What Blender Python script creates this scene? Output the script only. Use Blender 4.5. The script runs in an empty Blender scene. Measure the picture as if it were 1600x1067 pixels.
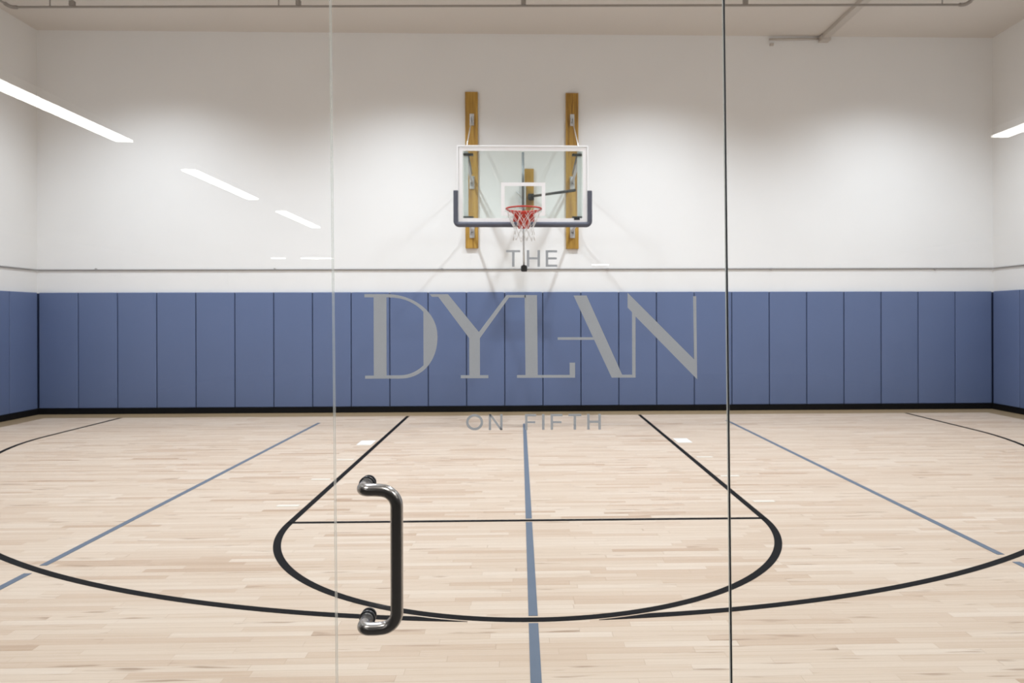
import bpy, bmesh, math, random
from mathutils import Vector, Matrix
random.seed(7)
C = bpy.context.scene.collection
SC = bpy.context.scene
R = math.radians
# world: X right along the back wall, Y towards the back wall (0 = baseline), Z up, metres

# ------------------------------------------------------------------ camera
CAM = Vector((-0.065, -11.2506, 1.5352))
YAW, ROLL = 0.0266, -0.0025
cam_d = bpy.data.cameras.new('camera'); cam = bpy.data.objects.new('camera', cam_d); C.objects.link(cam)
Fv = Vector((math.sin(YAW), math.cos(YAW), 0)); Rv = Vector((math.cos(YAW), -math.sin(YAW), 0)); Uv = Vector((0, 0, 1))
R2 = Rv * math.cos(ROLL) + Uv * math.sin(ROLL); U2 = -Rv * math.sin(ROLL) + Uv * math.cos(ROLL)
m = Matrix((R2, U2, -Fv)).transposed().to_4x4(); m.translation = CAM
cam.matrix_world = m
cam_d.sensor_width = 36; cam_d.sensor_fit = 'HORIZONTAL'
cam_d.lens = 1116.86 / 1600 * 36
cam_d.shift_x = -(841.96 - 800) / 1600
cam_d.shift_y = -(533.5 - 498.42) / 1600
cam_d.clip_start = 0.05; cam_d.clip_end = 100
cam_d.dof.use_dof = True; cam_d.dof.focus_distance = 1.9; cam_d.dof.aperture_fstop = 7.5
SC.camera = cam

# ------------------------------------------------------------------ world, lights, exposure
w = bpy.data.worlds.new('world'); SC.world = w; w.use_nodes = True
w.node_tree.nodes['Background'].inputs[0].default_value = (0.8, 0.85, 1, 1)
w.node_tree.nodes['Background'].inputs[1].default_value = 0.0
SC.view_settings.view_transform = 'Standard'; SC.view_settings.look = 'None'
SC.view_settings.exposure = 0.0; SC.view_settings.gamma = 1.0
SC.view_settings.use_curve_mapping = False
SC.cycles.use_denoising = True
SC.cycles.max_bounces = 14; SC.cycles.transparent_max_bounces = 24; SC.cycles.diffuse_bounces = 7
SC.cycles.sample_clamp_indirect = 8

def spot(x, y, z, power, cone, blend, rad=0.11, col=(0.885, 0.93, 1.0)):
    d = bpy.data.lights.new('high_bay_light', 'SPOT'); d.energy = power; d.spot_size = R(cone); d.spot_blend = blend
    d.shadow_soft_size = rad; d.color = col
    o = bpy.data.objects.new('high_bay_light', d); C.objects.link(o); o.location = (x, y, z)
    return o
for gx, k in ((-5.8, 0.9), (-1.9, 1.0), (1.95, 1.0), (5.9, 0.9)):
    spot(gx, -1.45, 6.12, 665 * k, 134, 1.0)
    spot(gx, -4.9, 6.12, 470 * (1 if k == 1 else 0.85), 158, 1.0)
    spot(gx, -8.1, 6.12, 310 * (1 if k == 1 else 0.8), 134, 1.0)
# unseen lamps added just in front of the glass to brighten lettering and handle
for gx in (-1.5, 0.0, 1.5):
    spot(gx, -10.55, 2.86, 60, 150, 0.6, 0.05, (1.0, 0.96, 0.9)).name = 'lobby_fill_light'

# ------------------------------------------------------------------ helpers
def new_obj(name, bm, mat, parent=None, smooth=False, bevel=0, seg=2, auto=None):
    if bevel: 
        bmesh.ops.bevel(bm, geom=bm.edges[:] , offset=bevel, segments=seg, profile=0.7, affect='EDGES', clamp_overlap=True)
    me = bpy.data.meshes.new(name)
    if parent is not None:
        off = world_loc(parent)
        bmesh.ops.translate(bm, verts=bm.verts, vec=-off)
    bm.normal_update(); bm.to_mesh(me); bm.free()
    for mm in (mat if isinstance(mat, (list, tuple)) else [mat]): me.materials.append(mm)
    if smooth:
        for p in me.polygons: p.use_smooth = True
        if auto:
            try: me.set_sharp_from_angle(angle=R(auto))
            except Exception: pass
    o = bpy.data.objects.new(name, me); C.objects.link(o)
    if parent is not None: o.parent = parent
    return o
def world_loc(o):
    v = Vector((0, 0, 0))
    while o is not None: v += o.location; o = o.parent
    return v
def tag(o, label, cat, group=None, kind=None):
    o['label'] = label; o['category'] = cat
    if group: o['group'] = group
    if kind: o['kind'] = kind
    return o
def thing(name, loc, label, cat, group=None, kind=None):
    o = bpy.data.objects.new(name, None); o.empty_display_size = 0.1
    C.objects.link(o); o.location = loc
    return tag(o, label, cat, group, kind)
def lab(o, t): o['label'] = t; return o
def box(bm, x0, x1, y0, y1, z0, z1):
    vs = [bm.verts.new(p) for p in ((x0,y0,z0),(x1,y0,z0),(x1,y1,z0),(x0,y1,z0),(x0,y0,z1),(x1,y0,z1),(x1,y1,z1),(x0,y1,z1))]
    for f in ((0,3,2,1),(4,5,6,7),(0,1,5,4),(1,2,6,5),(2,3,7,6),(3,0,4,7)): bm.faces.new([vs[i] for i in f])
def B(*boxes):
    bm = bmesh.new()
    for b in boxes: box(bm, *b)
    return bm
def tube(bm, pts, r, n=12, caps=True, closed=False, square=False):
    pts = [Vector(p) for p in pts]; k = len(pts)
    rs = r if isinstance(r, (list, tuple)) else [r] * k
    tg = []
    for i in range(k):
        if closed: t = pts[(i+1) % k] - pts[i-1]
        else: t = pts[min(i+1, k-1)] - pts[max(i-1, 0)]
        tg.append(t.normalized())
    up = Vector((0, 0, 1)) if abs(tg[0].z) < 0.9 else Vector((1, 0, 0))
    nrm = (up - tg[0] * up.dot(tg[0])).normalized()
    rings = []
    for i in range(k):
        nrm = (nrm - tg[i] * nrm.dot(tg[i])).normalized(); b = tg[i].cross(nrm)
        ring = []
        for j in range(n):
            a = 2 * math.pi * (j + (0.5 if square else 0)) / n
            ring.append(bm.verts.new(pts[i] + (nrm * math.cos(a) + b * math.sin(a)) * rs[i]))
        rings.append(ring)
    for i in range(k if closed else k - 1):
        a, b2 = rings[i], rings[(i+1) % k]
        for j in range(n): bm.faces.new((a[j], a[(j+1) % n], b2[(j+1) % n], b2[j]))
    if caps and not closed:
        bm.faces.new(rings[0][::-1]); bm.faces.new(rings[-1])
def T(pts, r, **k):
    bm = bmesh.new(); tube(bm, pts, r, **k); return bm
def fillet(pts, rad, seg=10):
    """polyline with rounded corners"""
    pts = [Vector(p) for p in pts]; out = [pts[0]]
    for i in range(1, len(pts) - 1):
        a, b, c = pts[i-1], pts[i], pts[i+1]
        u = (a - b).normalized(); v = (c - b).normalized()
        ang = u.angle(v); d = rad / math.tan(ang / 2)
        p0 = b + u * d; p1 = b + v * d
        cen = b + (u + v).normalized() * (rad / math.sin(ang / 2))
        e0 = p0 - cen; e1 = p1 - cen; tot = e0.angle(e1); ax = e0.cross(e1).normalized()
        for s in range(seg + 1): out.append(cen + Matrix.Rotation(tot * s / seg, 3, ax) @ e0)
    out.append(pts[-1]); return out
def prism(bm, poly, y0, y1):
    """poly in (x,z); extruded along y"""
    a = [bm.verts.new((x, y0, z)) for x, z in poly]; b = [bm.verts.new((x, y1, z)) for x, z in poly]
    n = len(poly)
    bm.faces.new(a); bm.faces.new(b[::-1])
    for i in range(n): bm.faces.new((a[i], b[i], b[(i+1) % n], a[(i+1) % n]))
    bmesh.ops.recalc_face_normals(bm, faces=bm.faces)

# ------------------------------------------------------------------ materials
class NT:
    def __init__(s, name):
        s.m = bpy.data.materials.new(name); s.m.use_nodes = True; s.t = s.m.node_tree
        s.b = s.t.nodes['Principled BSDF']; s.out = s.t.nodes['Material Output']
    def n(s, typ, **kw):
        nd = s.t.nodes.new(typ)
        for k, v in kw.items():
            if k.startswith('i_'):
                key = k[2:]; nd.inputs[int(key) if key.isdigit() else key].default_value = v
            else: setattr(nd, k, v)
        return nd
    def l(s, a, b): s.t.links.new(a, b)
    def math(s, op, a, b=None, c=None):
        nd = s.n('ShaderNodeMath', operation=op)
        for i, v in enumerate((a, b, c)):
            if v is None: continue
            if isinstance(v, (int, float)): nd.inputs[i].default_value = v
            else: s.l(v, nd.inputs[i])
        return nd.outputs[0]
    def mix(s, f, a, b):
        nd = s.n('ShaderNodeMix', data_type='RGBA')
        for i, v in ((0, f), (6, a), (7, b)):
            if isinstance(v, (int, float, tuple)): nd.inputs[i].default_value = v
            else: s.l(v, nd.inputs[i])
        return nd.outputs[2]
    def ramp(s, fac, stops):
        nd = s.n('ShaderNodeValToRGB'); e = nd.color_ramp.elements
        while len(e) < len(stops): e.new(0.5)
        for i, (p, c) in enumerate(stops): e[i].position = p; e[i].color = c
        s.l(fac, nd.inputs[0]); return nd.outputs[0]
    def bump(s, h, strength, dist=0.01):
        nd = s.n('ShaderNodeBump'); nd.inputs['Strength'].default_value = strength; nd.inputs['Distance'].default_value = dist
        s.l(h, nd.inputs['Height']); s.l(nd.outputs[0], s.b.inputs['Normal'])
    def noise(s, vec, scale, detail=3, rough=0.5):
        nd = s.n('ShaderNodeTexNoise'); nd.inputs['Scale'].default_value = scale; nd.inputs['Detail'].default_value = detail
        nd.inputs['Roughness'].default_value = rough
        if vec is not None: s.l(vec, nd.inputs['Vector'])
        return nd.outputs[0]
def plain(name, col, rough=0.5, metal=0.0, spec=0.5, var=0.06, scale=6.0, bump=0.0, bscale=60):
    q = NT(name); tc = q.n('ShaderNodeTexCoord').outputs['Object']
    nz = q.noise(tc, scale)
    lo = tuple(c * (1 - var) for c in col) + (1,); hi = tuple(min(1, c * (1 + var)) for c in col) + (1,)
    q.l(q.mix(nz, lo, hi), q.b.inputs['Base Color'])
    q.b.inputs['Roughness'].default_value = rough; q.b.inputs['Metallic'].default_value = metal
    q.b.inputs['Specular IOR Level'].default_value = spec
    if bump: q.bump(q.noise(tc, bscale), bump, 0.002)
    return q.m

def wood_floor():
    q = NT('maple_strip_floor'); tc = q.n('ShaderNodeTexCoord').outputs['Object']
    sx = q.n('ShaderNodeSeparateXYZ'); q.l(tc, sx.inputs[0]); X, Y = sx.outputs[0], sx.outputs[1]
    yr = q.math('DIVIDE', Y, 0.057); row = q.math('FLOOR', yr); fr = q.math('FRACT', yr)
    w1 = q.n('ShaderNodeTexWhiteNoise', noise_dimensions='1D'); q.l(row, w1.inputs['W'])
    xo = q.math('ADD', q.math('DIVIDE', X, 0.62), q.math('MULTIPLY', w1.outputs[0], 17.3))
    # stretch the joints so that the strips have uneven lengths
    n1 = q.n('ShaderNodeTexNoise', noise_dimensions='2D'); cv = q.n('ShaderNodeCombineXYZ'); q.l(xo, cv.inputs[0]); q.l(q.math('MULTIPLY', row, 3.71), cv.inputs[1])
    q.l(cv.outputs[0], n1.inputs['Vector']); n1.inputs['Scale'].default_value = 0.9
    xj = q.math('ADD', xo, q.math('MULTIPLY', n1.outputs[0], 0.9))
    col = q.math('FLOOR', xj); fx = q.math('FRACT', xj)
    cc = q.n('ShaderNodeCombineXYZ'); q.l(col, cc.inputs[0]); q.l(row, cc.inputs[1])
    w2 = q.n('ShaderNodeTexWhiteNoise', noise_dimensions='2D'); q.l(cc.outputs[0], w2.inputs['Vector'])
    tone = q.ramp(w2.outputs[0], [(0.0, (0.45, 0.325, 0.23, 1)), (0.05, (0.53, 0.405, 0.305, 1)), (0.3, (0.57, 0.455, 0.355, 1)), (0.7, (0.595, 0.485, 0.385, 1)), (1.0, (0.63, 0.53, 0.435, 1))])
    # grain
    mp = q.n('ShaderNodeCombineXYZ'); q.l(q.math('MULTIPLY', X, 1.6), mp.inputs[0]); q.l(q.math('MULTIPLY', Y, 55), mp.inputs[1]); q.l(q.math('MULTIPLY', w2.outputs[0], 20), mp.inputs[2])
    g = q.noise(mp.outputs[0], 1.0, 4, 0.6)
    gf = q.ramp(g, [(0.30, (0.86, 0.80, 0.74, 1)), (0.55, (1, 1, 1, 1))])
    mu = q.n('ShaderNodeMix', data_type='RGBA', blend_type='MULTIPLY'); mu.inputs[0].default_value = 0.55
    q.l(tone, mu.inputs[6]); q.l(gf, mu.inputs[7])
    # mineral streaks
    mp2 = q.n('ShaderNodeCombineXYZ'); q.l(q.math('MULTIPLY', X, 3.0), mp2.inputs[0]); q.l(q.math('MULTIPLY', Y, 26), mp2.inputs[1]); q.l(q.math('MULTIPLY', w2.outputs[0], 50), mp2.inputs[2])
    s = q.noise(mp2.outputs[0], 1.0, 2, 0.5)
    sf = q.ramp(s, [(0.60, (0, 0, 0, 1)), (0.72, (0.75, 0.75, 0.75, 1))])
    pick = q.math('LESS_THAN', q.math('FRACT', q.math('MULTIPLY', w2.outputs[0], 37.0)), 0.4)   # only some strips are streaked
    c2 = q.mix(q.math('MULTIPLY', sf, pick), mu.outputs[2], (0.27, 0.175, 0.11, 1))
    # joint lines
    ed = q.math('MINIMUM', fr, q.math('SUBTRACT', 1.0, fr)); j1 = q.math('LESS_THAN', ed, 0.025)
    ex = q.math('MINIMUM', fx, q.math('SUBTRACT', 1.0, fx)); j2 = q.math('LESS_THAN', ex, 0.0025)
    jj = q.math('MULTIPLY', q.math('MAXIMUM', j1, j2), 0.35)
    c3 = q.mix(jj, c2, (0.30, 0.20, 0.13, 1))
    q.l(c3, q.b.inputs['Base Color'])
    q.b.inputs['Roughness'].default_value = 0.42; q.b.inputs['Specular IOR Level'].default_value = 0.35
    return q.m
def block_paint(name, col, horiz='X'):
    """painted concrete block wall: very faint coursing"""
    q = NT(name); tc = q.n('ShaderNodeTexCoord').outputs['Object']
    sx = q.n('ShaderNodeSeparateXYZ'); q.l(tc, sx.inputs[0])
    H = sx.outputs[0] if horiz == 'X' else sx.outputs[1]
    cv = q.n('ShaderNodeCombineXYZ'); q.l(H, cv.inputs[0]); q.l(sx.outputs[2], cv.inputs[1])
    br = q.n('ShaderNodeTexBrick'); q.l(cv.outputs[0], br.inputs['Vector'])
    br.inputs['Scale'].default_value = 1.0; br.inputs['Brick Width'].default_value = 0.406; br.inputs['Row Height'].default_value = 0.203
    br.inputs['Mortar Size'].default_value = 0.004; br.inputs['Mortar Smooth'].default_value = 0.6
    nz = q.noise(tc, 1.3, 5)
    base = q.mix(nz, tuple(c * 0.97 for c in col) + (1,), tuple(min(1, c * 1.03) for c in col) + (1,))
    q.l(base, q.b.inputs['Base Color'])
    q.b.inputs['Roughness'].default_value = 0.75; q.b.inputs['Specular IOR Level'].default_value = 0.2
    inv = q.math('SUBTRACT', 1.0, br.outputs['Fac'])
    q.bump(q.math('ADD', inv, q.math('MULTIPLY', q.noise(tc, 45, 3), 0.25)), 0.16, 0.004)
    return q.m
def glass_mat(name, tint=(0.97, 0.985, 0.98), ior=1.52):
    q = NT(name); q.t.nodes.remove(q.b)
    tr = q.n('ShaderNodeBsdfTransparent'); tr.inputs[0].default_value = tint + (1,)
    gl = q.n('ShaderNodeBsdfGlossy'); gl.inputs['Roughness'].default_value = 0.0; gl.inputs[0].default_value = (1, 1, 1, 1)
    geo = q.n('ShaderNodeNewGeometry')
    # the pane is thin, so both faces use the air-to-glass angle
    iorv = q.math('ADD', q.math('MULTIPLY', geo.outputs['Backfacing'], 1 / ior - ior), ior)
    fr = q.n('ShaderNodeFresnel'); q.l(iorv, fr.inputs['IOR'])
    mx = q.n('ShaderNodeMixShader'); q.l(fr.outputs[0], mx.inputs[0]); q.l(tr.outputs[0], mx.inputs[1]); q.l(gl.outputs[0], mx.inputs[2])
    q.l(mx.outputs[0], q.out.inputs['Surface'])
    return q.m
def pine(name):
    q = NT(name); tc = q.n('ShaderNodeTexCoord').outputs['Object']
    mp = q.n('ShaderNodeMapping'); mp.inputs['Scale'].default_value = (26, 26, 1.6); q.l(tc, mp.inputs[0])
    g = q.noise(mp.outputs[0], 1.0, 5, 0.6)
    c = q.ramp(g, [(0.3, (0.20, 0.095, 0.012, 1)), (0.5, (0.40, 0.22, 0.03, 1)), (0.75, (0.56, 0.35, 0.075, 1))])
    k = q.n('ShaderNodeTexVoronoi'); mk = q.n('ShaderNodeMapping'); mk.inputs['Scale'].default_value = (7, 7, 3.0); q.l(tc, mk.inputs[0]); q.l(mk.outputs[0], k.inputs[0])
    kf = q.ramp(k.outputs[0], [(0.05, (1, 1, 1, 1)), (0.13, (0, 0, 0, 1))])
    q.l(q.mix(kf, c, (0.13, 0.055, 0.015, 1)), q.b.inputs['Base Color'])
    q.b.inputs['Roughness'].default_value = 0.5
    return q.m
def emit(name, col, s):
    q = NT(name); q.t.nodes.remove(q.b)
    e = q.n('ShaderNodeEmission'); e.inputs[0].default_value = col + (1,); e.inputs[1].default_value = s
    q.l(e.outputs[0], q.out.inputs['Surface']); return q.m
def film(name):
    """etched-look vinyl film: passes a little light, scatters the rest"""
    q = NT(name); q.t.nodes.remove(q.b); tc = q.n('ShaderNodeTexCoord').outputs['Object']
    col = q.mix(q.noise(tc, 300, 2), (0.55, 0.575, 0.605, 1), (0.60, 0.625, 0.655, 1))
    d = q.n('ShaderNodeBsdfDiffuse'); q.l(col, d.inputs[0])
    t = q.n('ShaderNodeBsdfTranslucent'); q.l(col, t.inputs[0])
    m1 = q.n('ShaderNodeMixShader'); m1.inputs[0].default_value = 0.75; q.l(d.outputs[0], m1.inputs[1]); q.l(t.outputs[0], m1.inputs[2])
    tr = q.n('ShaderNodeBsdfTransparent')
    m2 = q.n('ShaderNodeMixShader'); m2.inputs[0].default_value = 0.16; q.l(m1.outputs[0], m2.inputs[1]); q.l(tr.outputs[0], m2.inputs[2])
    q.l(m2.outputs[0], q.out.inputs['Surface']); return q.m

M = {}
M['floor'] = wood_floor()
M['border'] = plain('dark_floor_border', (0.30, 0.215, 0.12), 0.45, var=0.15, scale=9)
M['wall_x'] = block_paint('white_block_wall', (0.80, 0.80, 0.80), 'X')
M['wall_y'] = block_paint('white_block_side_wall', (0.78, 0.775, 0.765), 'Y')
M['ceil'] = plain('ceiling_paint', (0.66, 0.62, 0.58), 0.9, var=0.03, scale=0.8, spec=0.1, bump=0.15)
M['pad'] = plain('blue_grey_vinyl', (0.118, 0.16, 0.290), 0.42, var=0.05, scale=1.7, spec=0.28, bump=0.12, bscale=240)
M['navy'] = plain('navy_seam_shade', (0.025, 0.04, 0.10), 0.8)
M['base'] = plain('black_rubber', (0.004, 0.004, 0.005), 0.6, spec=0.15)
M['black'] = plain('black_floor_paint', (0.006, 0.006, 0.007), 0.55, spec=0.05)
M['grey'] = plain('blue_grey_floor_paint', (0.125, 0.155, 0.205), 0.5, spec=0.10)
M['white'] = plain('white_floor_paint', (0.80, 0.80, 0.77), 0.4)
M['worn'] = plain('worn_white_floor_paint', (0.70, 0.66, 0.59), 0.45)
M['frame'] = plain('white_powder_coat', (0.93, 0.93, 0.95), 0.35, var=0.02)
M['frame_in'] = plain('pale_grey_coat', (0.60, 0.62, 0.68), 0.4, var=0.02)
M['padding'] = plain('charcoal_padding', (0.085, 0.092, 0.125), 0.55, var=0.08)
M['red'] = plain('red_powder_coat', (0.45, 0.028, 0.014), 0.4, var=0.05)
M['net'] = plain('white_net_cord', (0.62, 0.60, 0.58), 0.8)
M['steel'] = plain('galvanised_steel', (0.62, 0.63, 0.64), 0.35, 0.6, var=0.12, scale=30)
M['dksteel'] = plain('grey_steel', (0.16, 0.165, 0.17), 0.4, 0.3)
M['dkmetal'] = plain('black_metal', (0.012, 0.015, 0.017), 0.4)
M['pine'] = pine('stained_pine')
M['gl'] = glass_mat('clear_glass'); M['bgl'] = glass_mat('backboard_glass', (0.93, 0.965, 0.95))
def edge_mat():
    q = NT('polished_glass_edge'); q.b.inputs['Base Color'].default_value = (0.72, 0.75, 0.73, 1); q.b.inputs['Roughness'].default_value = 0.2
    tr = q.n('ShaderNodeBsdfTransparent'); tr.inputs[0].default_value = (0.8, 0.86, 0.84, 1)
    mx = q.n('ShaderNodeMixShader'); mx.inputs[0].default_value = 0.42; q.l(q.b.outputs[0], mx.inputs[1]); q.l(tr.outputs[0], mx.inputs[2])
    q.l(mx.outputs[0], q.out.inputs['Surface']); return q.m
M['edge'] = edge_mat()
M['seal'] = plain('dark_joint_seal', (0.02, 0.022, 0.03), 0.5)
M['film'] = film('frosted_film')
M['bronze'] = plain('dark_satin_steel', (0.42, 0.405, 0.395), 0.27, 0.95, var=0.05, scale=40)
M['rubber'] = plain('black_washer', (0.008, 0.009, 0.012), 0.35)
M['stud'] = plain('bare_steel_stud', (0.55, 0.56, 0.56), 0.22, 0.9)
M['conduit'] = plain('grey_conduit', (0.30, 0.29, 0.285), 0.5)
M['pipe'] = plain('painted_pipe', (0.30, 0.275, 0.25), 0.5)
M['duct'] = plain('painted_duct', (0.52, 0.48, 0.44), 0.6)
M['lobby_wall'] = plain('lobby_wall_paint', (0.15, 0.145, 0.14), 0.8)
M['lobby_floor'] = plain('lobby_carpet', (0.07, 0.065, 0.06), 0.95, spec=0.05, bump=0.3)
M['tube'] = emit('led_diffuser', (1.0, 0.97, 0.92), 14.0)
M['housing'] = plain('light_housing', (0.5, 0.5, 0.5), 0.5)
M['screen'] = plain('pale_board', (0.75, 0.78, 0.8), 0.5)

# ------------------------------------------------------------------ the setting
G = -9.6006                     # camera-side face of the glass
GT = 0.010                      # its thickness
XW, YW, ZC = 7.955, 0.655, 6.28 # wall faces, ceiling
S = 'structure'
floor = new_obj('floor', B((-8.15, 8.15, G - 0.02, 0.85, -0.12, 0)), M['floor'])
tag(floor, 'pale maple strip gym floor with painted court lines', 'floor', kind=S)
tag(new_obj('wall_back', B((-8.15, 8.15, YW, 0.85, 0, ZC)), M['wall_x']), 'white painted block wall behind the basketball hoop', 'wall', kind=S)
tag(new_obj('wall_left', B((-8.15, -XW, G, YW, 0, ZC)), M['wall_y']), 'white side wall at the left end of the gym', 'wall', kind=S)
tag(new_obj('wall_right', B((XW, 8.15, G, YW, 0, ZC)), M['wall_y']), 'white side wall at the right end of the gym', 'wall', kind=S)
tag(new_obj('ceiling', B((-8.15, 8.15, G - 0.1, 0.85, ZC, ZC + 0.15)), M['ceil']), 'beige-grey flat gym ceiling', 'ceiling', kind=S)
# wall around the glazing
tag(new_obj('wall_front', B((-8.15, -3.4, G - 0.1, G + 0.1, 0, ZC), (3.4, 8.15, G - 0.1, G + 0.1, 0, ZC), (-3.4, 3.4, G - 0.1, G + 0.1, 2.9, ZC)), M['wall_x']),
    'wall around the glazed opening, facing the hoop', 'wall', kind=S)
# border boards round the court
bz = 0.0015
bm = B((-XW, XW, 0.15, YW, 0, bz), (-XW, -7.52, G + 0.1, 0.15, 0, bz), (7.52, XW, G + 0.1, 0.15, 0, bz))
tag(new_obj('trim_1', bm, M['border']), 'darker brown border boards along the foot of the pads', 'floor border', kind=S)
PF = 0.60  # front face of the pads
tag(new_obj('baseboard_back', B((-XW, XW, PF - 0.012, YW, bz, 0.095)), M['base'], bevel=0.004), 'black rubber base under the back wall pads', 'baseboard', kind=S)
tag(new_obj('baseboard_left', B((-XW, -7.888, G + 0.1, PF - 0.012, bz, 0.095)), M['base'], bevel=0.004), 'black rubber base along the left wall', 'baseboard', kind=S)
tag(new_obj('baseboard_right', B((7.888, XW, G + 0.1, PF - 0.012, bz, 0.095)), M['base'], bevel=0.004), 'black rubber base along the right wall', 'baseboard', kind=S)

# ---- court lines: thin coats of paint, part of the floor
def strip(bm, left, right, z0=0.0004, z1=0.0022):
    """closed ribbon between two point rows"""
    n = len(left)
    a = [bm.verts.new((x, y, z1)) for x, y in left]; b = [bm.verts.new((x, y, z1)) for x, y in right]
    c = [bm.verts.new((x, y, z0)) for x, y in left]; d = [bm.verts.new((x, y, z0)) for x, y in right]
    for i in range(n - 1):
        bm.faces.new((a[i], a[i+1], b[i+1], b[i])); bm.faces.new((c[i], d[i], d[i+1], c[i+1]))
        bm.faces.new((a[i], c[i], c[i+1], a[i+1])); bm.faces.new((b[i], b[i+1], d[i+1], d[i]))
    bm.faces.new((a[0], b[0], d[0], c[0])); bm.faces.new((a[-1], c[-1], d[-1], b[-1]))
    bmesh.ops.recalc_face_normals(bm, faces=bm.faces)
def ribbon(path, wd):
    p = [Vector((x, y, 0)) for x, y in path]; L, Rr = [], []
    for i in range(len(p)):
        t = (p[min(i+1, len(p)-1)] - p[max(i-1, 0)]).normalized(); nn = Vector((-t.y, t.x, 0)) * wd / 2
        L.append((p[i] + nn)[:2]); Rr.append((p[i] - nn)[:2])
    bm = bmesh.new(); strip(bm, L, Rr); return bm
def rect(x0, x1, y0, y1, z1=0.0022): return B((x0, x1, y0, y1, 0.0004, z1))
LW = 0.051
XL = 1.829 - LW / 2
YB = 0.13
def line(bm, mat, name, label): return lab(new_obj(name, bm, mat, floor), label)
# lane sides bend into the free throw circle
XLB = 1.868 - LW / 2
line(ribbon([(-XLB, YB), (-XL, -5.82)], LW), M['black'], 'lane_line', 'black left side line of the lane')
line(ribbon([(XLB, YB), (XL, -5.82)], LW), M['black'], 'lane_line', 'black right side line of the lane')
line(rect(-XL, XL, -5.80 - LW / 2, -5.80 + LW / 2 - 0.004, 0.0020), M['black'], 'free_throw_line', 'thin black line across the lane')
line(ribbon([(XL * math.cos(a), -5.80 - XL * math.sin(a)) for a in [math.pi * i / 96 for i in range(97)]], LW), M['black'], 'free_throw_arc', 'black half circle at the end of the lane')
def rad3(a, e): # a = angle below the x axis
    return 6.0 + e * math.exp(-(a / 0.30) ** 2)
def three_point(sgn, e, xw):
    """one half of the arc; near the free throw arc its inner edge is cut back so that a sliver of wood stays between"""
    out, inn = [], []
    for yy in (YB, -0.8):
        out.append((sgn * (xw + LW / 2), yy)); inn.append((sgn * (xw - LW / 2), yy))
    for i in range(1, 140):
        a = math.pi / 2 * i / 140; r3 = rad3(a, e); c, s_ = math.cos(a), math.sin(a)
        o = ((r3 + LW / 2) * c, -1.6 - (r3 + LW / 2) * s_); n_ = ((r3 - LW / 2) * c, -1.6 - (r3 - LW / 2) * s_)
        if o[0] < 1.5:
            yf = -5.80 - math.sqrt((XL + LW / 2) ** 2 - n_[0] ** 2) - 0.016
            n_ = (n_[0], min(n_[1], yf))
            if n_[1] < o[1] + 0.001: break
        out.append((sgn * o[0], o[1])); inn.append((sgn * n_[0], n_[1]))
    b = bmesh.new(); strip(b, out, inn); return b
line(three_point(-1, 0.33, 6.33), M['black'], 'three_point_line', 'black left half of the three point line')
line(three_point(1, 0.17, 6.17), M['black'], 'three_point_line', 'black right half of the three point line')
GW = 0.048; gap = 0.02
yC = [(-0.75, -5.80 + LW / 2 + gap), (-5.80 - LW / 2 - gap, -7.60 + LW / 2 + gap), (-7.60 - LW / 2 - gap, G + 0.15)]
line(B(*[(-GW / 2, GW / 2, b, a, 0.0004, 0.0022) for a, b in yC]), M['grey'], 'centre_line', 'blue-grey line down the middle of the court')
for sx, nm in ((-1, 'left'), (1, 'right')):
    xg = 3.05 * sx
    yx = -1.6 - math.sqrt(6.0 ** 2 - 3.05 ** 2)
    line(B((xg - GW / 2, xg + GW / 2, yx + 0.07, -0.55, 0.0004, 0.0022), (xg - GW / 2, xg + GW / 2, G + 0.15, yx - 0.07, 0.0004, 0.0022)), M['grey'],
         'side_line', f'blue-grey line to the {nm} of the lane')
    x0, x1 = sorted((sx * 1.89, sx * 2.07))
    line(rect(x0, x1, -2.45, -2.14), M['white'], 'lane_block', f'white block beside the {nm} lane line')
    for yy in (3.37, 4.33, 5.30):
        line(rect(x0, x1, -yy - LW / 2, -yy + LW / 2), M['worn'], 'lane_mark', f'short white mark beside the {nm} lane line')

# ------------------------------------------------------------------ wall pads
PZ0, PZ1 = 0.098, 1.985
PWD = 15.8 / 25
ORD = ['first', 'second', 'third', 'fourth', 'fifth', 'sixth', 'seventh', 'eighth', 'ninth', 'tenth', 'eleventh', 'twelfth']
bm = B((-XW + 0.002, XW - 0.002, YW - 0.008, YW - 0.001, 0.1, 1.975), (-XW + 0.001, -XW + 0.008, -1.3, YW - 0.008, 0.1, 1.975), (XW - 0.008, XW - 0.001, -1.3, YW - 0.008, 0.1, 1.975))  # dark sheet added behind the pads, its colour stands for shade in the gaps
tag(new_obj('trim_4', bm, M['navy']), 'navy sheet added behind the wall pads to darken the seams', 'seam shade sheet', kind=S)
def pad_bm(wd, th):
    bm = B((-wd / 2 + 0.006, wd / 2 - 0.006, -th, -0.008, 0.0, PZ1 - PZ0))
    bmesh.ops.bevel(bm, geom=[e for e in bm.edges], offset=0.013, segments=4, profile=0.6, affect='EDGES')
    return bm
pad0 = new_obj('wall_pad', pad_bm(PWD, YW - PF), M['pad'], smooth=True, auto=50)
def place_pad(x, y, rz, label, grp, first=[True]):
    if first[0]: o = pad0; first[0] = False
    else: o = pad0.copy(); C.objects.link(o)
    o.location = (x, y, PZ0); o.rotation_euler = (0, 0, rz); tag(o, label, 'wall pad', grp)
for i in range(25):
    x = -7.9 + PWD * (i + 0.5)
    if i < 12: t = f'blue-grey vinyl wall pad, {ORD[i]} from the left corner on the back wall'
    elif i == 12: t = 'blue-grey vinyl wall pad directly below the basketball hoop'
    else: t = f'blue-grey vinyl wall pad, {ORD[24 - i]} from the right corner on the back wall'
    place_pad(x, YW, 0, t, 'pads on the back wall')
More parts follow.
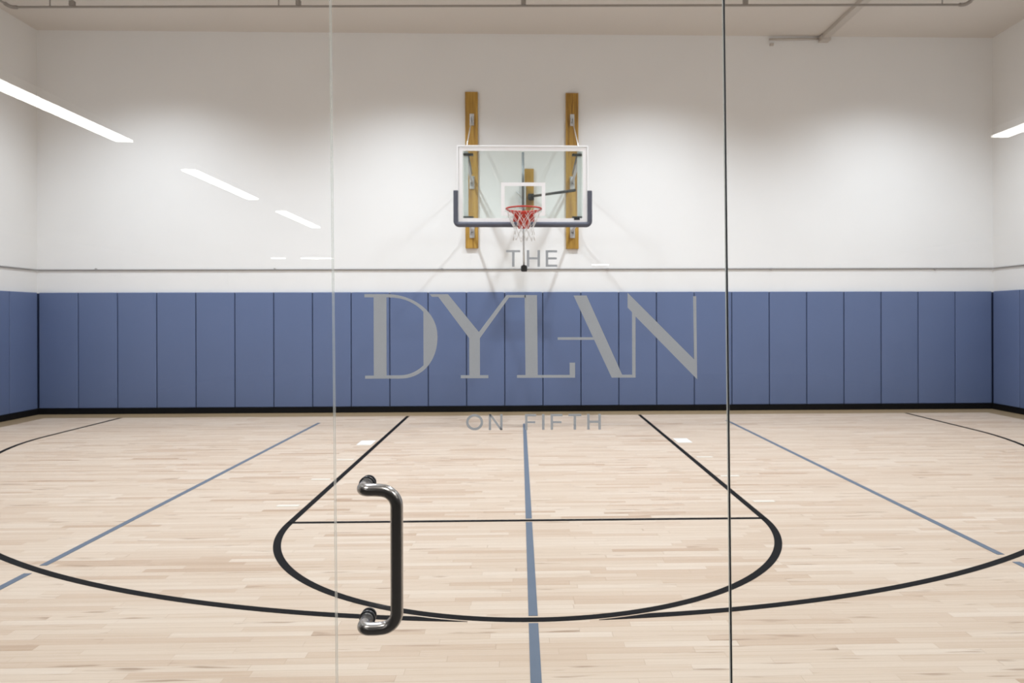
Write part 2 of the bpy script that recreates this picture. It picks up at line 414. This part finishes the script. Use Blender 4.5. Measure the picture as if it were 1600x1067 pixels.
for i in range(3):
    y = PF - 0.02 - PWD * (i + 0.5)
    o = ORD[i]
    place_pad(-XW, y, R(90), f'blue-grey vinyl pad on the left side wall, {o} from the back corner', 'pads on the left wall')
    place_pad(XW, y, R(-90), f'blue-grey vinyl pad on the right side wall, {o} from the back corner', 'pads on the right wall')

# ------------------------------------------------------------------ cable running round the walls above the pads
zc = 2.365
t = thing('wall_cable', (0, YW, zc), 'thin grey cable strung along the white walls above the blue pads', 'cable')
new_obj('cable', T(fillet([(-XW + 0.013, -3.6, zc), (-XW + 0.013, YW - 0.013, zc - 0.01), (XW - 0.013, YW - 0.013, zc + 0.01), (XW - 0.013, -3.6, zc + 0.01)], 0.05), 0.012, n=8), M['conduit'], t, smooth=True)
for cx in (-7.0, -4.1, -1.35, 1.4, 4.15, 6.95):
    new_obj('clip', B((cx - 0.012, cx + 0.012, YW - 0.028, YW, zc - 0.018, zc + 0.018)), M['conduit'], t, bevel=0.003)

# ------------------------------------------------------------------ pipe under the ceiling
t = thing('ceiling_pipe', (0, -0.83, ZC), 'thin dark pipe hanging below the ceiling across the gym', 'pipe')
zp = 6.10
pp = [(-7.47, -4.2, zp), (-7.47, -0.63, zp), (6.44, -1.0, zp), (6.44, -4.2, zp)]
new_obj('pipe_run', T(fillet(pp, 0.09), 0.017, n=10), M['pipe'], t, smooth=True)
for ex, ey in ((-7.42, -0.66), (6.39, -1.03)):
    s = -1 if ex < 0 else 1
    new_obj('elbow', T(fillet([(ex - 0.04 * s, ey + (0.03 if s > 0 else 0.03), zp), (ex + 0.05 * s, ey + 0.03, zp), (ex + 0.05 * s, ey - 0.09, zp)], 0.05), 0.027, n=12), M['pipe'], t, smooth=True)
def py_(x): return -0.63 + (x + 7.47) / 13.91 * -0.37
for hx in (-6.576, -3.28, 0.0, 3.234):
    h = new_obj('pipe_clamp', B((hx - 0.035, hx + 0.035, py_(hx) - 0.03, py_(hx) + 0.03, zp + 0.012, zp + 0.085)), M['pipe'], t, bevel=0.006)
    new_obj('hanger_rod', T([(hx, py_(hx), zp + 0.05), (hx, py_(hx), ZC)], 0.012, n=8), M['pipe'], h, smooth=True)
for hx in (-6.9, -3.569, 6.102):
    new_obj('drop_rod', T([(hx, py_(hx), zp), (hx, py_(hx), ZC)], 0.009, n=8), M['pipe'], t, smooth=True)
# duct run along the ceiling with a thin branch on the wall
t = thing('ceiling_conduit', (5.06, 0.4, ZC), 'painted conduit run along the ceiling towards the right of the back wall', 'conduit')
new_obj('wide_run', B((4.99, 5.11, -4.5, YW - 0.02, ZC - 0.075, ZC)), M['duct'], t, bevel=0.015)
new_obj('junction_box', B((4.97, 5.13, YW - 0.14, YW, ZC - 0.11, ZC - 0.02)), M['duct'], t, bevel=0.01)
new_obj('branch_pipe', T([(5.0, YW - 0.025, ZC - 0.05), (4.13, YW - 0.025, ZC - 0.065)], 0.018, n=8), M['duct'], t, smooth=True)
new_obj('end_fitting', B((4.14, 4.20, YW - 0.05, YW, ZC - 0.17, ZC - 0.13)), M['duct'], t, bevel=0.008)

# ------------------------------------------------------------------ basketball hoop
hoop = thing('basketball_hoop', (0, YW, 2.7), 'wall mounted basketball hoop with glass backboard, red rim and white net', 'basketball hoop')
def hp(name, bm, mat, parent=None, **k): return new_obj(name, bm, mat, parent or hoop, **k)
YBB = -1.22                                  # front of the backboard
W2, Z0, Z1 = 0.923, 2.872, 3.972
CX = -0.018
# timber on the wall
for (xa, xb, zb, zt, lbl) in ((-0.962, -0.752, 2.71, 5.30, 'long stained timber left of the backboard'), (0.706, 0.916, 2.70, 5.29, 'long stained timber right of the backboard'), (0.02, 0.172, 3.33, 4.03, 'short stained timber behind the backboard')):
    lab(hp('wall_board', B((xa, xb, 0.605, YW, zb, zt)), M['pine'], bevel=0.006), lbl)
# backboard
def ring_rect(x0, x1, z0, z1, wd, y0, y1):
    return B((x0, x1, y0, y1, z1 - wd, z1), (x0, x1, y0, y1, z0, z0 + wd), (x0, x0 + wd, y0, y1, z0 + wd, z1 - wd), (x1 - wd, x1, y0, y1, z0 + wd, z1 - wd))
bb = hp('backboard_glass', B((CX - W2 + 0.02, CX + W2 - 0.02, YBB + 0.004, YBB + 0.016, Z0 + 0.02, Z1 - 0.02)), M['bgl'])
hp('backboard_frame', ring_rect(CX - W2, CX + W2, Z0, Z1, 0.022, YBB - 0.004, YBB + 0.05), M['frame'], bevel=0.003)
lab(hp('border_stripe', ring_rect(CX - W2 + 0.026, CX + W2 - 0.026, Z0 + 0.026, Z1 - 0.026, 0.052, YBB + 0.0005, YBB + 0.0035), M['frame']), 'white painted border on the glass')
lab(hp('inner_rail', B((CX - W2 + 0.022, CX + W2 - 0.022, YBB + 0.02, YBB + 0.045, Z1 - 0.036, Z1 - 0.02), (CX - W2 + 0.022, CX + W2 - 0.022, YBB + 0.02, YBB + 0.045, Z0 + 0.02, Z0 + 0.036),
   (CX - W2 + 0.02, CX - W2 + 0.036, YBB + 0.02, YBB + 0.045, Z0 + 0.02, Z1 - 0.02), (CX + W2 - 0.036, CX + W2 - 0.02, YBB + 0.02, YBB + 0.045, Z0 + 0.02, Z1 - 0.02)), M['frame']), 'white inner rail')
hp('shooting_square', ring_rect(CX - 0.305, CX + 0.315, 2.985, 3.452, 0.05, YBB + 0.0005, YBB + 0.0035), M['frame'])
# padding: a U with rounded lower corners and ends
upad = fillet([(CX - W2 - 0.016, YBB + 0.03, 3.335), (CX - W2 - 0.016, YBB + 0.03, Z0 - 0.010), (CX + W2 + 0.016, YBB + 0.03, Z0 - 0.010), (CX + W2 + 0.016, YBB + 0.03, 3.335)], 0.045)
def prof_sweep(pts, hw, y0, y1):
    """rectangular padding swept along a path in the XZ plane"""
    bm = bmesh.new(); rings = []
    for i, p in enumerate(pts):
        tt = (pts[min(i+1, len(pts)-1)] - pts[max(i-1, 0)]).normalized(); nn = Vector((-tt.z, 0, tt.x))
        c = 0.012
        prof = [(-hw, y0 + c), (-hw + c, y0), (hw - c, y0), (hw, y0 + c), (hw, y1 - c), (hw - c, y1), (-hw + c, y1), (-hw, y1 - c)]
        rings.append([bm.verts.new((p.x + nn.x * a, b, p.z + nn.z * a)) for a, b in prof])
    for a, b in zip(rings[:-1], rings[1:]):
        for j in range(8): bm.faces.new((a[j], a[(j+1) % 8], b[(j+1) % 8], b[j]))
    bm.faces.new(rings[0][::-1]); bm.faces.new(rings[-1]); bmesh.ops.recalc_face_normals(bm, faces=bm.faces)
    return bm
hp('edge_padding', prof_sweep(upad, 0.033, YBB - 0.025, YBB + 0.06), M['padding'], smooth=True, auto=60)
# arms from the wall to the board
for sx in (-1, 1):
    side = 'left' if sx < 0 else 'right'
    xb = CX + sx * 0.80; xw = -0.85 if sx < 0 else 0.812; xt = CX + sx * 0.765
    for zz, n2 in ((3.80, 'upper'), (2.99, 'lower')):
        lab(hp('support_arm', T([(xb, YBB + 0.06, zz), (xw, 0.60, zz)], 0.021, n=12), M['frame_in'], smooth=True), f'pale {n2} {side} arm')
        lab(hp('arm_bracket', B((xt - 0.07, xt + 0.07, YBB + 0.02, YBB + 0.075, zz + 0.035 if zz > 3.5 else zz - 0.03, zz + 0.065 if zz > 3.5 else zz - 0.008)), M['dkmetal'], bevel=0.004), f'black {n2} {side} corner bracket')
        lab(hp('wall_bracket', B((xw - 0.04, xw + 0.04, 0.588, 0.605, zz - 0.11, zz + 0.10), (xw - 0.028, xw - 0.018, 0.52, 0.59, zz - 0.04, zz + 0.04), (xw + 0.018, xw + 0.028, 0.52, 0.59, zz - 0.04, zz + 0.04)), M['steel']), f'steel {n2} {side} wall bracket')
    # vertical rail behind the board edge
    lab(hp('side_rail', B((xb - 0.03, xb + 0.03, YBB + 0.05, YBB + 0.10, 2.93, 3.90)), M['frame'], bevel=0.006), f'white {side} rail behind the glass')
    # top hanger: steel plate on the timber with a slanted rod down to the board
    wb = hp('tie_plate', B((xw - 0.035, xw + 0.035, 0.588, 0.605, 4.74, 4.93), (xw - 0.022, xw - 0.012, 0.53, 0.59, 4.78, 4.88), (xw + 0.012, xw + 0.022, 0.53, 0.59, 4.78, 4.88)), M['steel'])
    lab(hp('tie_rod', T([(xw, 0.56, 4.83), (xb, YBB + 0.10, 3.93)], 0.007, n=8), M['steel'], smooth=True), f'{side} slanted tie rod')
    lab(hp('diagonal_strut', T([(xt, YBB + 0.07, 3.83), (xw, 0.55, 3.93)], 0.013, n=8), M['dksteel'], smooth=True), f'thin dark {side} strut')
# centre mast with crank socket
mx = CX + 0.003; my = YBB + 0.13
hp('centre_mast', T([(mx, my, 3.905), (mx, my, 2.86)], 0.018, n=14), M['dksteel'], smooth=True)
hp('crank_rod', T([(mx + 0.004, my, 2.90), (mx + 0.010, my, 2.26)], 0.014, n=12), M['steel'], smooth=True)
hp('crank_socket', T([(mx + 0.012, my, 2.30), (mx + 0.012, my, 2.285), (mx + 0.012, my, 2.225), (mx + 0.012, my, 2.21)], [0.03, 0.046, 0.046, 0.036], n=14), M['dkmetal'], smooth=True, auto=40)
hp('mast_cross_bar', B((CX - 0.80, CX + 0.80, YBB + 0.055, YBB + 0.095, 2.915, 2.955)), M['frame'], bevel=0.004)
hp('centre_plate', B((mx - 0.055, mx + 0.055, 0.50, 0.605, 3.36, 3.73)), M['steel'], bevel=0.01)
hp('brace_clamp', B((0.075, 0.175, 0.50, 0.605, 3.50, 3.60)), M['dkmetal'], bevel=0.012)
lab(hp('diagonal_brace', T([(0.13, 0.52, 3.555), (0.72, YBB + 0.12, 3.365)], 0.021, n=12), M['dkmetal'], smooth=True), 'black diagonal brace')
hp('hook', T(fillet([(-0.115, 0.30, 3.60), (-0.06, 0.34, 3.54), (-0.02, 0.42, 3.50)], 0.02, 4), 0.012, n=8), M['steel'], smooth=True)
hp('maker_badge', B((0.70, 0.78, YBB - 0.002, YBB + 0.0045, 2.925, 2.965)), M['dkmetal'])
# rim
RC = Vector((CX + 0.010, YBB - 0.15 - 0.2286, 3.022))
RR = 0.2286 + 0.008
rim = hp('rim', T([RC + Vector((RR * math.cos(a), RR * math.sin(a), 0)) for a in [2 * math.pi * i / 64 for i in range(64)]], 0.0115, n=12, closed=True), M['red'], smooth=True)
# mounting: sloping housing from the board to the ring
bm = bmesh.new()
yb0, yb1 = YBB - 0.16, YBB - 0.004
vs = [(-0.10, yb0, 3.022), (0.10, yb0, 3.022), (0.125, yb1, 3.022), (-0.125, yb1, 3.022), (-0.085, yb0, 2.985), (0.085, yb0, 2.985), (0.075, yb1, 2.80), (-0.075, yb1, 2.80)]
v = [bm.verts.new((RC.x + a, b, c)) for a, b, c in vs]
for f in ((0, 1, 2, 3), (4, 7, 6, 5), (0, 4, 5, 1), (1, 5, 6, 2), (2, 6, 7, 3), (3, 7, 4, 0)): bm.faces.new([v[i] for i in f])
bmesh.ops.recalc_face_normals(bm, faces=bm.faces)
new_obj('rim_mount', bm, M['red'], hoop, bevel=0.006)
for s in (-1, 1):
    hp('rim_brace', T([RC + Vector((s * 0.205, 0.10, -0.008)), RC + Vector((s * 0.10, 0.225, -0.045)), RC + Vector((s * 0.065, 0.36, -0.17))], 0.010, n=8), M['red'], smooth=True)
hp('mount_plate', B((RC.x - 0.15, RC.x + 0.15, YBB - 0.006, YBB + 0.0, 2.90, 3.035)), M['red'], bevel=0.003)
# net: twelve loops of cord in a diamond mesh
rows = [(0.0, RR), (-0.085, 0.205), (-0.165, 0.165), (-0.245, 0.135), (-0.325, 0.135), (-0.41, 0.15)]
bm = bmesh.new(); NN = 12
rnd = random.Random(3)
knots = []
for k, (dz, rr) in enumerate(rows):
    ring = []
    for i in range(NN):
        a = 2 * math.pi * (i + (0.5 if k % 2 else 0)) / NN
        j = 0.0 if k == 0 else 0.012
        rj = rr + rnd.uniform(-j, j)
        ring.append(RC + Vector((rj * math.cos(a), rj * math.sin(a), -0.012 * (k > 0) + dz + rnd.uniform(-j, j))))
    knots.append(ring)
for k in range(len(rows) - 1):
    for i in range(NN):
        a = knots[k][i]
        for q in ((i, i - 1) if k % 2 == 0 else (i, (i + 1) % NN)):
            b = knots[k+1][q]
            mid = (a + b) / 2 + Vector((0, 0, -0.006))
            tube(bm, [a, mid, b], 0.0031, n=6)
for k in (1, 2, 3, 4):
    for p in knots[k]:
        bmesh.ops.create_icosphere(bm, subdivisions=1, radius=0.0095, matrix=Matrix.Translation(p))
new_obj('net', bm, M['net'], hoop, smooth=True)

# ------------------------------------------------------------------ glazing
def jl(z): return -0.4930 - 0.0072 * (z - 1.5)
def jr(z): return 0.4185 - 0.0088 * (z - 1.5)
GZ0, GZ1 = 0.012, 2.9
def pane(name, x0, x1, label, cat):
    """x0/x1 functions of z; glass faces in slot 0, edges in slot 1"""
    bm = bmesh.new()
    P = [(x0(GZ0), GZ0), (x1(GZ0), GZ0), (x1(GZ1), GZ1), (x0(GZ1), GZ1)]
    prism(bm, P, G, G + GT)
    bm.normal_update()
    for f in bm.faces: f.material_index = 0 if abs(f.normal.y) > 0.9 else 1
    o = new_obj(name, bm, [M['gl'], M['edge']])
    return tag(o, label, cat, kind=S)
HG = 0.0016
pane('window_1', lambda z: -3.4, lambda z: jl(z) - HG, 'fixed clear glass pane left of the glass door', 'glass pane')
pane('window_2', lambda z: jr(z) + 0.0022, lambda z: 3.4, 'fixed clear glass pane right of the glass door', 'glass pane')
door = pane('door_1', lambda z: jl(z) + HG, lambda z: jr(z) - 0.0022, 'clear glass door with frosted lettering and a dark offset pull handle', 'glass door')
bm = bmesh.new()
prism(bm, [(jr(GZ0) - 0.0018, GZ0), (jr(GZ0) + 0.0018, GZ0), (jr(GZ1) + 0.0018, GZ1), (jr(GZ1) - 0.0018, GZ1)], G + 0.002, G + 0.0085)
tag(new_obj('trim_2', bm, M['seal']), 'dark seal strip in the joint right of the glass door', 'seal', kind=S)
tag(new_obj('trim_3', B((-3.4, 3.4, G - 0.03, G + 0.05, 0, 0.012)), M['seal']), 'low dark channel under the glass panes', 'channel', kind=S)

# lettering: units are 1/677 m on the glass, origin at the door's lettering centre line
K = 1 / 677.2
OX = -0.0373                    # glass position of lettering unit 831
def LX(u): return (u - 831) * K + OX
def LZ(u, v): return 1.5352 - (v - 498.42 - 0.0) * K - (u - 842) * K * 0.0025
LY0, LY1 = G - 0.00035, G - 0.00005
def polyset(name, polys, label):
    bm = bmesh.new()
    for p in polys: 
        b2 = bmesh.new(); prism(b2, [(LX(a), LZ(a, b)) for a, b in p], LY0, LY1)
        me = bpy.data.meshes.new('tmp'); b2.to_mesh(me); b2.free(); bm.from_mesh(me); bpy.data.meshes.remove(me)
    return lab(new_obj(name, bm, M['film'], door), label)
def Z3(pts): return [(550 + a / 3.443, 370 + b / 3.443) for a, b in pts]
def Z4(pts): return [(820 + a / 3.441, 370 + b / 3.441) for a, b in pts]
def bez(p0, p1, p2, p3, n=14):
    o = []
    for i in range(n + 1):
        t = i / n; o.append(tuple((1-t)**3*p0[k] + 3*(1-t)**2*t*p1[k] + 3*(1-t)*t*t*p2[k] + t**3*p3[k] for k in (0, 1)))
    return o
D_out = bez((200, 309), (330, 309), (461, 395), (461, 538)) + bez((461, 538), (461, 668), (380, 761), (260, 761))[1:]
D_in = bez((386, 404), (345, 358), (285, 326), (200, 326), 10)[::-1] # from (200,326) to (386,404)
D_in2 = bez((386, 690), (350, 725), (305, 744), (255, 744), 10)
Dp = [(72, 309), (189, 309)] + D_out + [(75, 761), (75, 745), (121, 745), (121, 326), (72, 326)]
# D as pieces that touch: stem + serifs, bowl
D_stem = [(72, 309), (189, 309), (189, 745), (189, 761), (75, 761), (75, 745), (121, 745), (121, 326), (72, 326)]
up_out = [p for p in bez((189, 309), (325, 309), (461, 395), (461, 538), 24)]
lo_out = bez((461, 538), (461, 668), (380, 761), (262, 761), 24)[1:]
D_bowl = up_out + lo_out + [(189, 761), (189, 744)] + D_in2[::-1] + [(386, 404)] + D_in[::-1][1:] + [(189, 326)]
Yp = [(420, 309), (518, 309), (683, 512), (832, 313), (935, 313), (935, 327), (845, 327), (688, 545), (688, 744), (733, 744), (733, 760), (585, 760), (585, 744), (631, 744), (631, 545), (466, 323), (432, 323)]
Lp = [(-1.0, 313), (66, 313), (69, 743), (241, 743), (241, 677), (270, 677), (270, 758), (-43, 758), (-43, 743), (3, 743)]
ANp = [(555, 300), (915, 660), (911, 318), (928, 318), (932, 768), (598, 428), (597, 758), (468, 758), (263, 315), (333, 315), (525, 743), (579, 743), (579, 405), (555, 380)]
Bar = [(177, 540), (367, 540), (373.5, 554), (177, 554)]
polyset('lettering', [Z3(D_stem), Z3(D_bowl), Z3(Yp), Z4(Lp), Z4(ANp), Z4(Bar)], 'large frosted DYLAN lettering')
def rc(x0, x1, y0, y1): return [(x0, y0), (x1, y0), (x1, y1), (x0, y1)]
THE = [rc(791, 813, 390.7, 394.2), rc(800.3, 804.2, 394.2, 416.7),
       rc(823.3, 827.3, 390.7, 416.7), rc(840, 844, 390.7, 416.7), rc(827.3, 840, 401.8, 405.3),
       rc(852.8, 856.8, 390.7, 416.7), rc(856.8, 870.8, 390.7, 394.3), rc(856.8, 870, 401.9, 405.3), rc(856.8, 870.8, 413.2, 416.7)]
polyset('lettering', THE, 'small frosted THE lettering above the large name')
y0, y1 = 647.0, 671.6
O = [(741.3 + 13.2 * math.cos(a), 659.3 + 12.6 * math.sin(a)) for a in [2 * math.pi * i / 40 for i in range(41)]]
Oi = [(741.3 + 9.4 * math.cos(a), 659.3 + 8.8 * math.sin(a)) for a in [2 * math.pi * i / 40 for i in range(41)]]
ONF = [[O[i], O[i+1], Oi[i+1], Oi[i]] for i in range(40)]
ONF += [rc(763.3, 767, y0, y1), rc(781.2, 784.9, y0, y1), [(763.3, y0), (767.2, y0), (784.9, y1), (781, y1)]]
for a, b in ((820, 837.5), (860, 878.5)): ONF += [rc(a, a + 3.8, y0, y1), rc(a + 3.8, b, y0, y0 + 3.5), rc(a + 3.8, b - 1.5, 658, 661.3)]
ONF += [rc(846.5, 850.4, y0, y1), rc(888, 908, y0, y0 + 3.5), rc(896, 899.9, y0 + 3.5, y1), rc(917.3, 921.2, y0, y1), rc(934.8, 938.7, y0, y1), rc(921.2, 934.8, 657.5, 661)]
polyset('lettering', ONF, 'small frosted ON FIFTH lettering below the large name')

# pull handle: offset bar standing off the glass
hz0, hz1 = 0.851, 1.158
hx = -0.4155; so = 0.060
hb = hx + 0.077
pts = fillet([(hx, G - 0.012, hz1), (hx, G - so, hz1), (hb, G - so, hz1 - 0.010), (hb, G - so, hz0 + 0.010), (hx, G - so, hz0), (hx, G - 0.012, hz0)], 0.026, 12)
# larger bends where the bar turns down
pts = fillet([(hx, G - 0.011, hz1), (hx, G - so, hz1), (hx + 0.030, G - so, hz1)], 0.018, 10)[:-1] + fillet([(hx + 0.030, G - so, hz1), (hb, G - so, hz1 - 0.004), (hb, G - so, hz0 + 0.004), (hx + 0.030, G - so, hz0)], 0.036, 14) + fillet([(hx + 0.030, G - so, hz0), (hx, G - so, hz0), (hx, G - 0.011, hz0)], 0.018, 10)[1:]
h = lab(new_obj('pull_handle', T(pts, 0.0140, n=28), M['bronze'], door, smooth=True), 'dark satin offset pull handle')
for zz in (hz0, hz1):
    lab(new_obj('handle_washer', T([(hx, G - 0.0005, zz), (hx, G - 0.006, zz), (hx, G - 0.0075, zz)], [0.0185, 0.0185, 0.0175], n=28), M['rubber'], h, smooth=True, auto=40), 'black round washer')
    new_obj('handle_stud', T([(hx, G - 0.0075, zz), (hx, G - 0.0125, zz)], 0.0155, n=28), M['stud'], h, smooth=True, auto=40)
    lab(new_obj('handle_cap', T([(hx, G + GT + 0.0005, zz), (hx, G + GT + 0.006, zz), (hx, G + GT + 0.008, zz)], [0.0175, 0.0175, 0.015], n=28), M['rubber'], h, smooth=True, auto=40), 'black through-bolt cap behind the glass')

# ------------------------------------------------------------------ lobby on the camera's side of the glass
LH = 2.9; LYB = -27.5
tag(new_obj('floor_lobby', B((-8.15, 8.15, LYB - 0.2, G - 0.02, -0.12, 0)), M['lobby_floor']), 'dark carpeted lobby floor on the near side of the glass', 'floor', kind=S)
tag(new_obj('ceiling_lobby', B((-8.15, 8.15, LYB - 0.2, G - 0.1, LH, LH + 0.15)), M['lobby_wall']), 'grey lobby ceiling on the near side of the glass', 'ceiling', kind=S)
tag(new_obj('wall_lobby_back', B((-8.15, 8.15, LYB - 0.2, LYB, 0, LH)), M['lobby_wall']), 'grey lobby wall far behind the glass door', 'wall', kind=S)
tag(new_obj('wall_lobby_left', B((-8.15, -7.95, LYB, G - 0.1, 0, LH)), M['lobby_wall']), 'grey lobby wall to the left', 'wall', kind=S)
tag(new_obj('wall_lobby_right', B((7.95, 8.15, LYB, G - 0.1, 0, LH)), M['lobby_wall']), 'grey lobby wall to the right', 'wall', kind=S)
def lin_light(x0, x1, y0, y1, label, grp, z=2.75):
    cx, cy = (x0 + x1) / 2, (y0 + y1) / 2
    t = thing('linear_light', (cx, cy, LH), label, 'light', grp)
    new_obj('housing', B((x0, x1, y0, y1, z + 0.012, z + 0.06)), M['housing'], t, bevel=0.004)
    new_obj('diffuser', B((x0 + 0.01, x1 - 0.01, y0 + 0.01, y1 - 0.01, z, z + 0.013)), M['tube'], t)
    along_x = (x1 - x0) > (y1 - y0)
    for s in (-0.35, 0.35):
        px, pyy = (cx + s * (x1 - x0), cy) if along_x else (cx, cy + s * (y1 - y0))
        new_obj('hanging_wire', T([(px, pyy, z + 0.05), (px, pyy, LH)], 0.003, n=6), M['steel'], t)
lw = 0.065
g1 = 'lobby lights mirrored in the glass'
lin_light(-2.76 - lw, -2.76 + lw, -12.90, -11.45, 'long linear light mirrored at the upper left of the glass, nearest', g1)
lin_light(-2.76 - lw, -2.76 + lw, -15.26, -13.83, 'linear light mirrored left of the joint, middle of the slanting row', g1)
lin_light(-2.76 - lw, -2.76 + lw, -17.50, -16.08, 'short-looking linear light mirrored beside the joint, last of the slanting row', g1)
lin_light(3.17 - lw, 3.17 + lw, -12.68, -11.25, 'linear light mirrored at the right edge of the glass', g1)
lin_light(-5.00, -4.73, -22.36, -22.24, 'small flat light mirrored above the cable, shorter of the pair', g1)
lin_light(-4.42, -3.78, -22.36, -22.24, 'flat light mirrored above the cable, longer of the pair', g1)
lin_light(1.56, 1.95, -24.1, -23.98, 'small flat light mirrored just right of the hoop above the cable', g1)
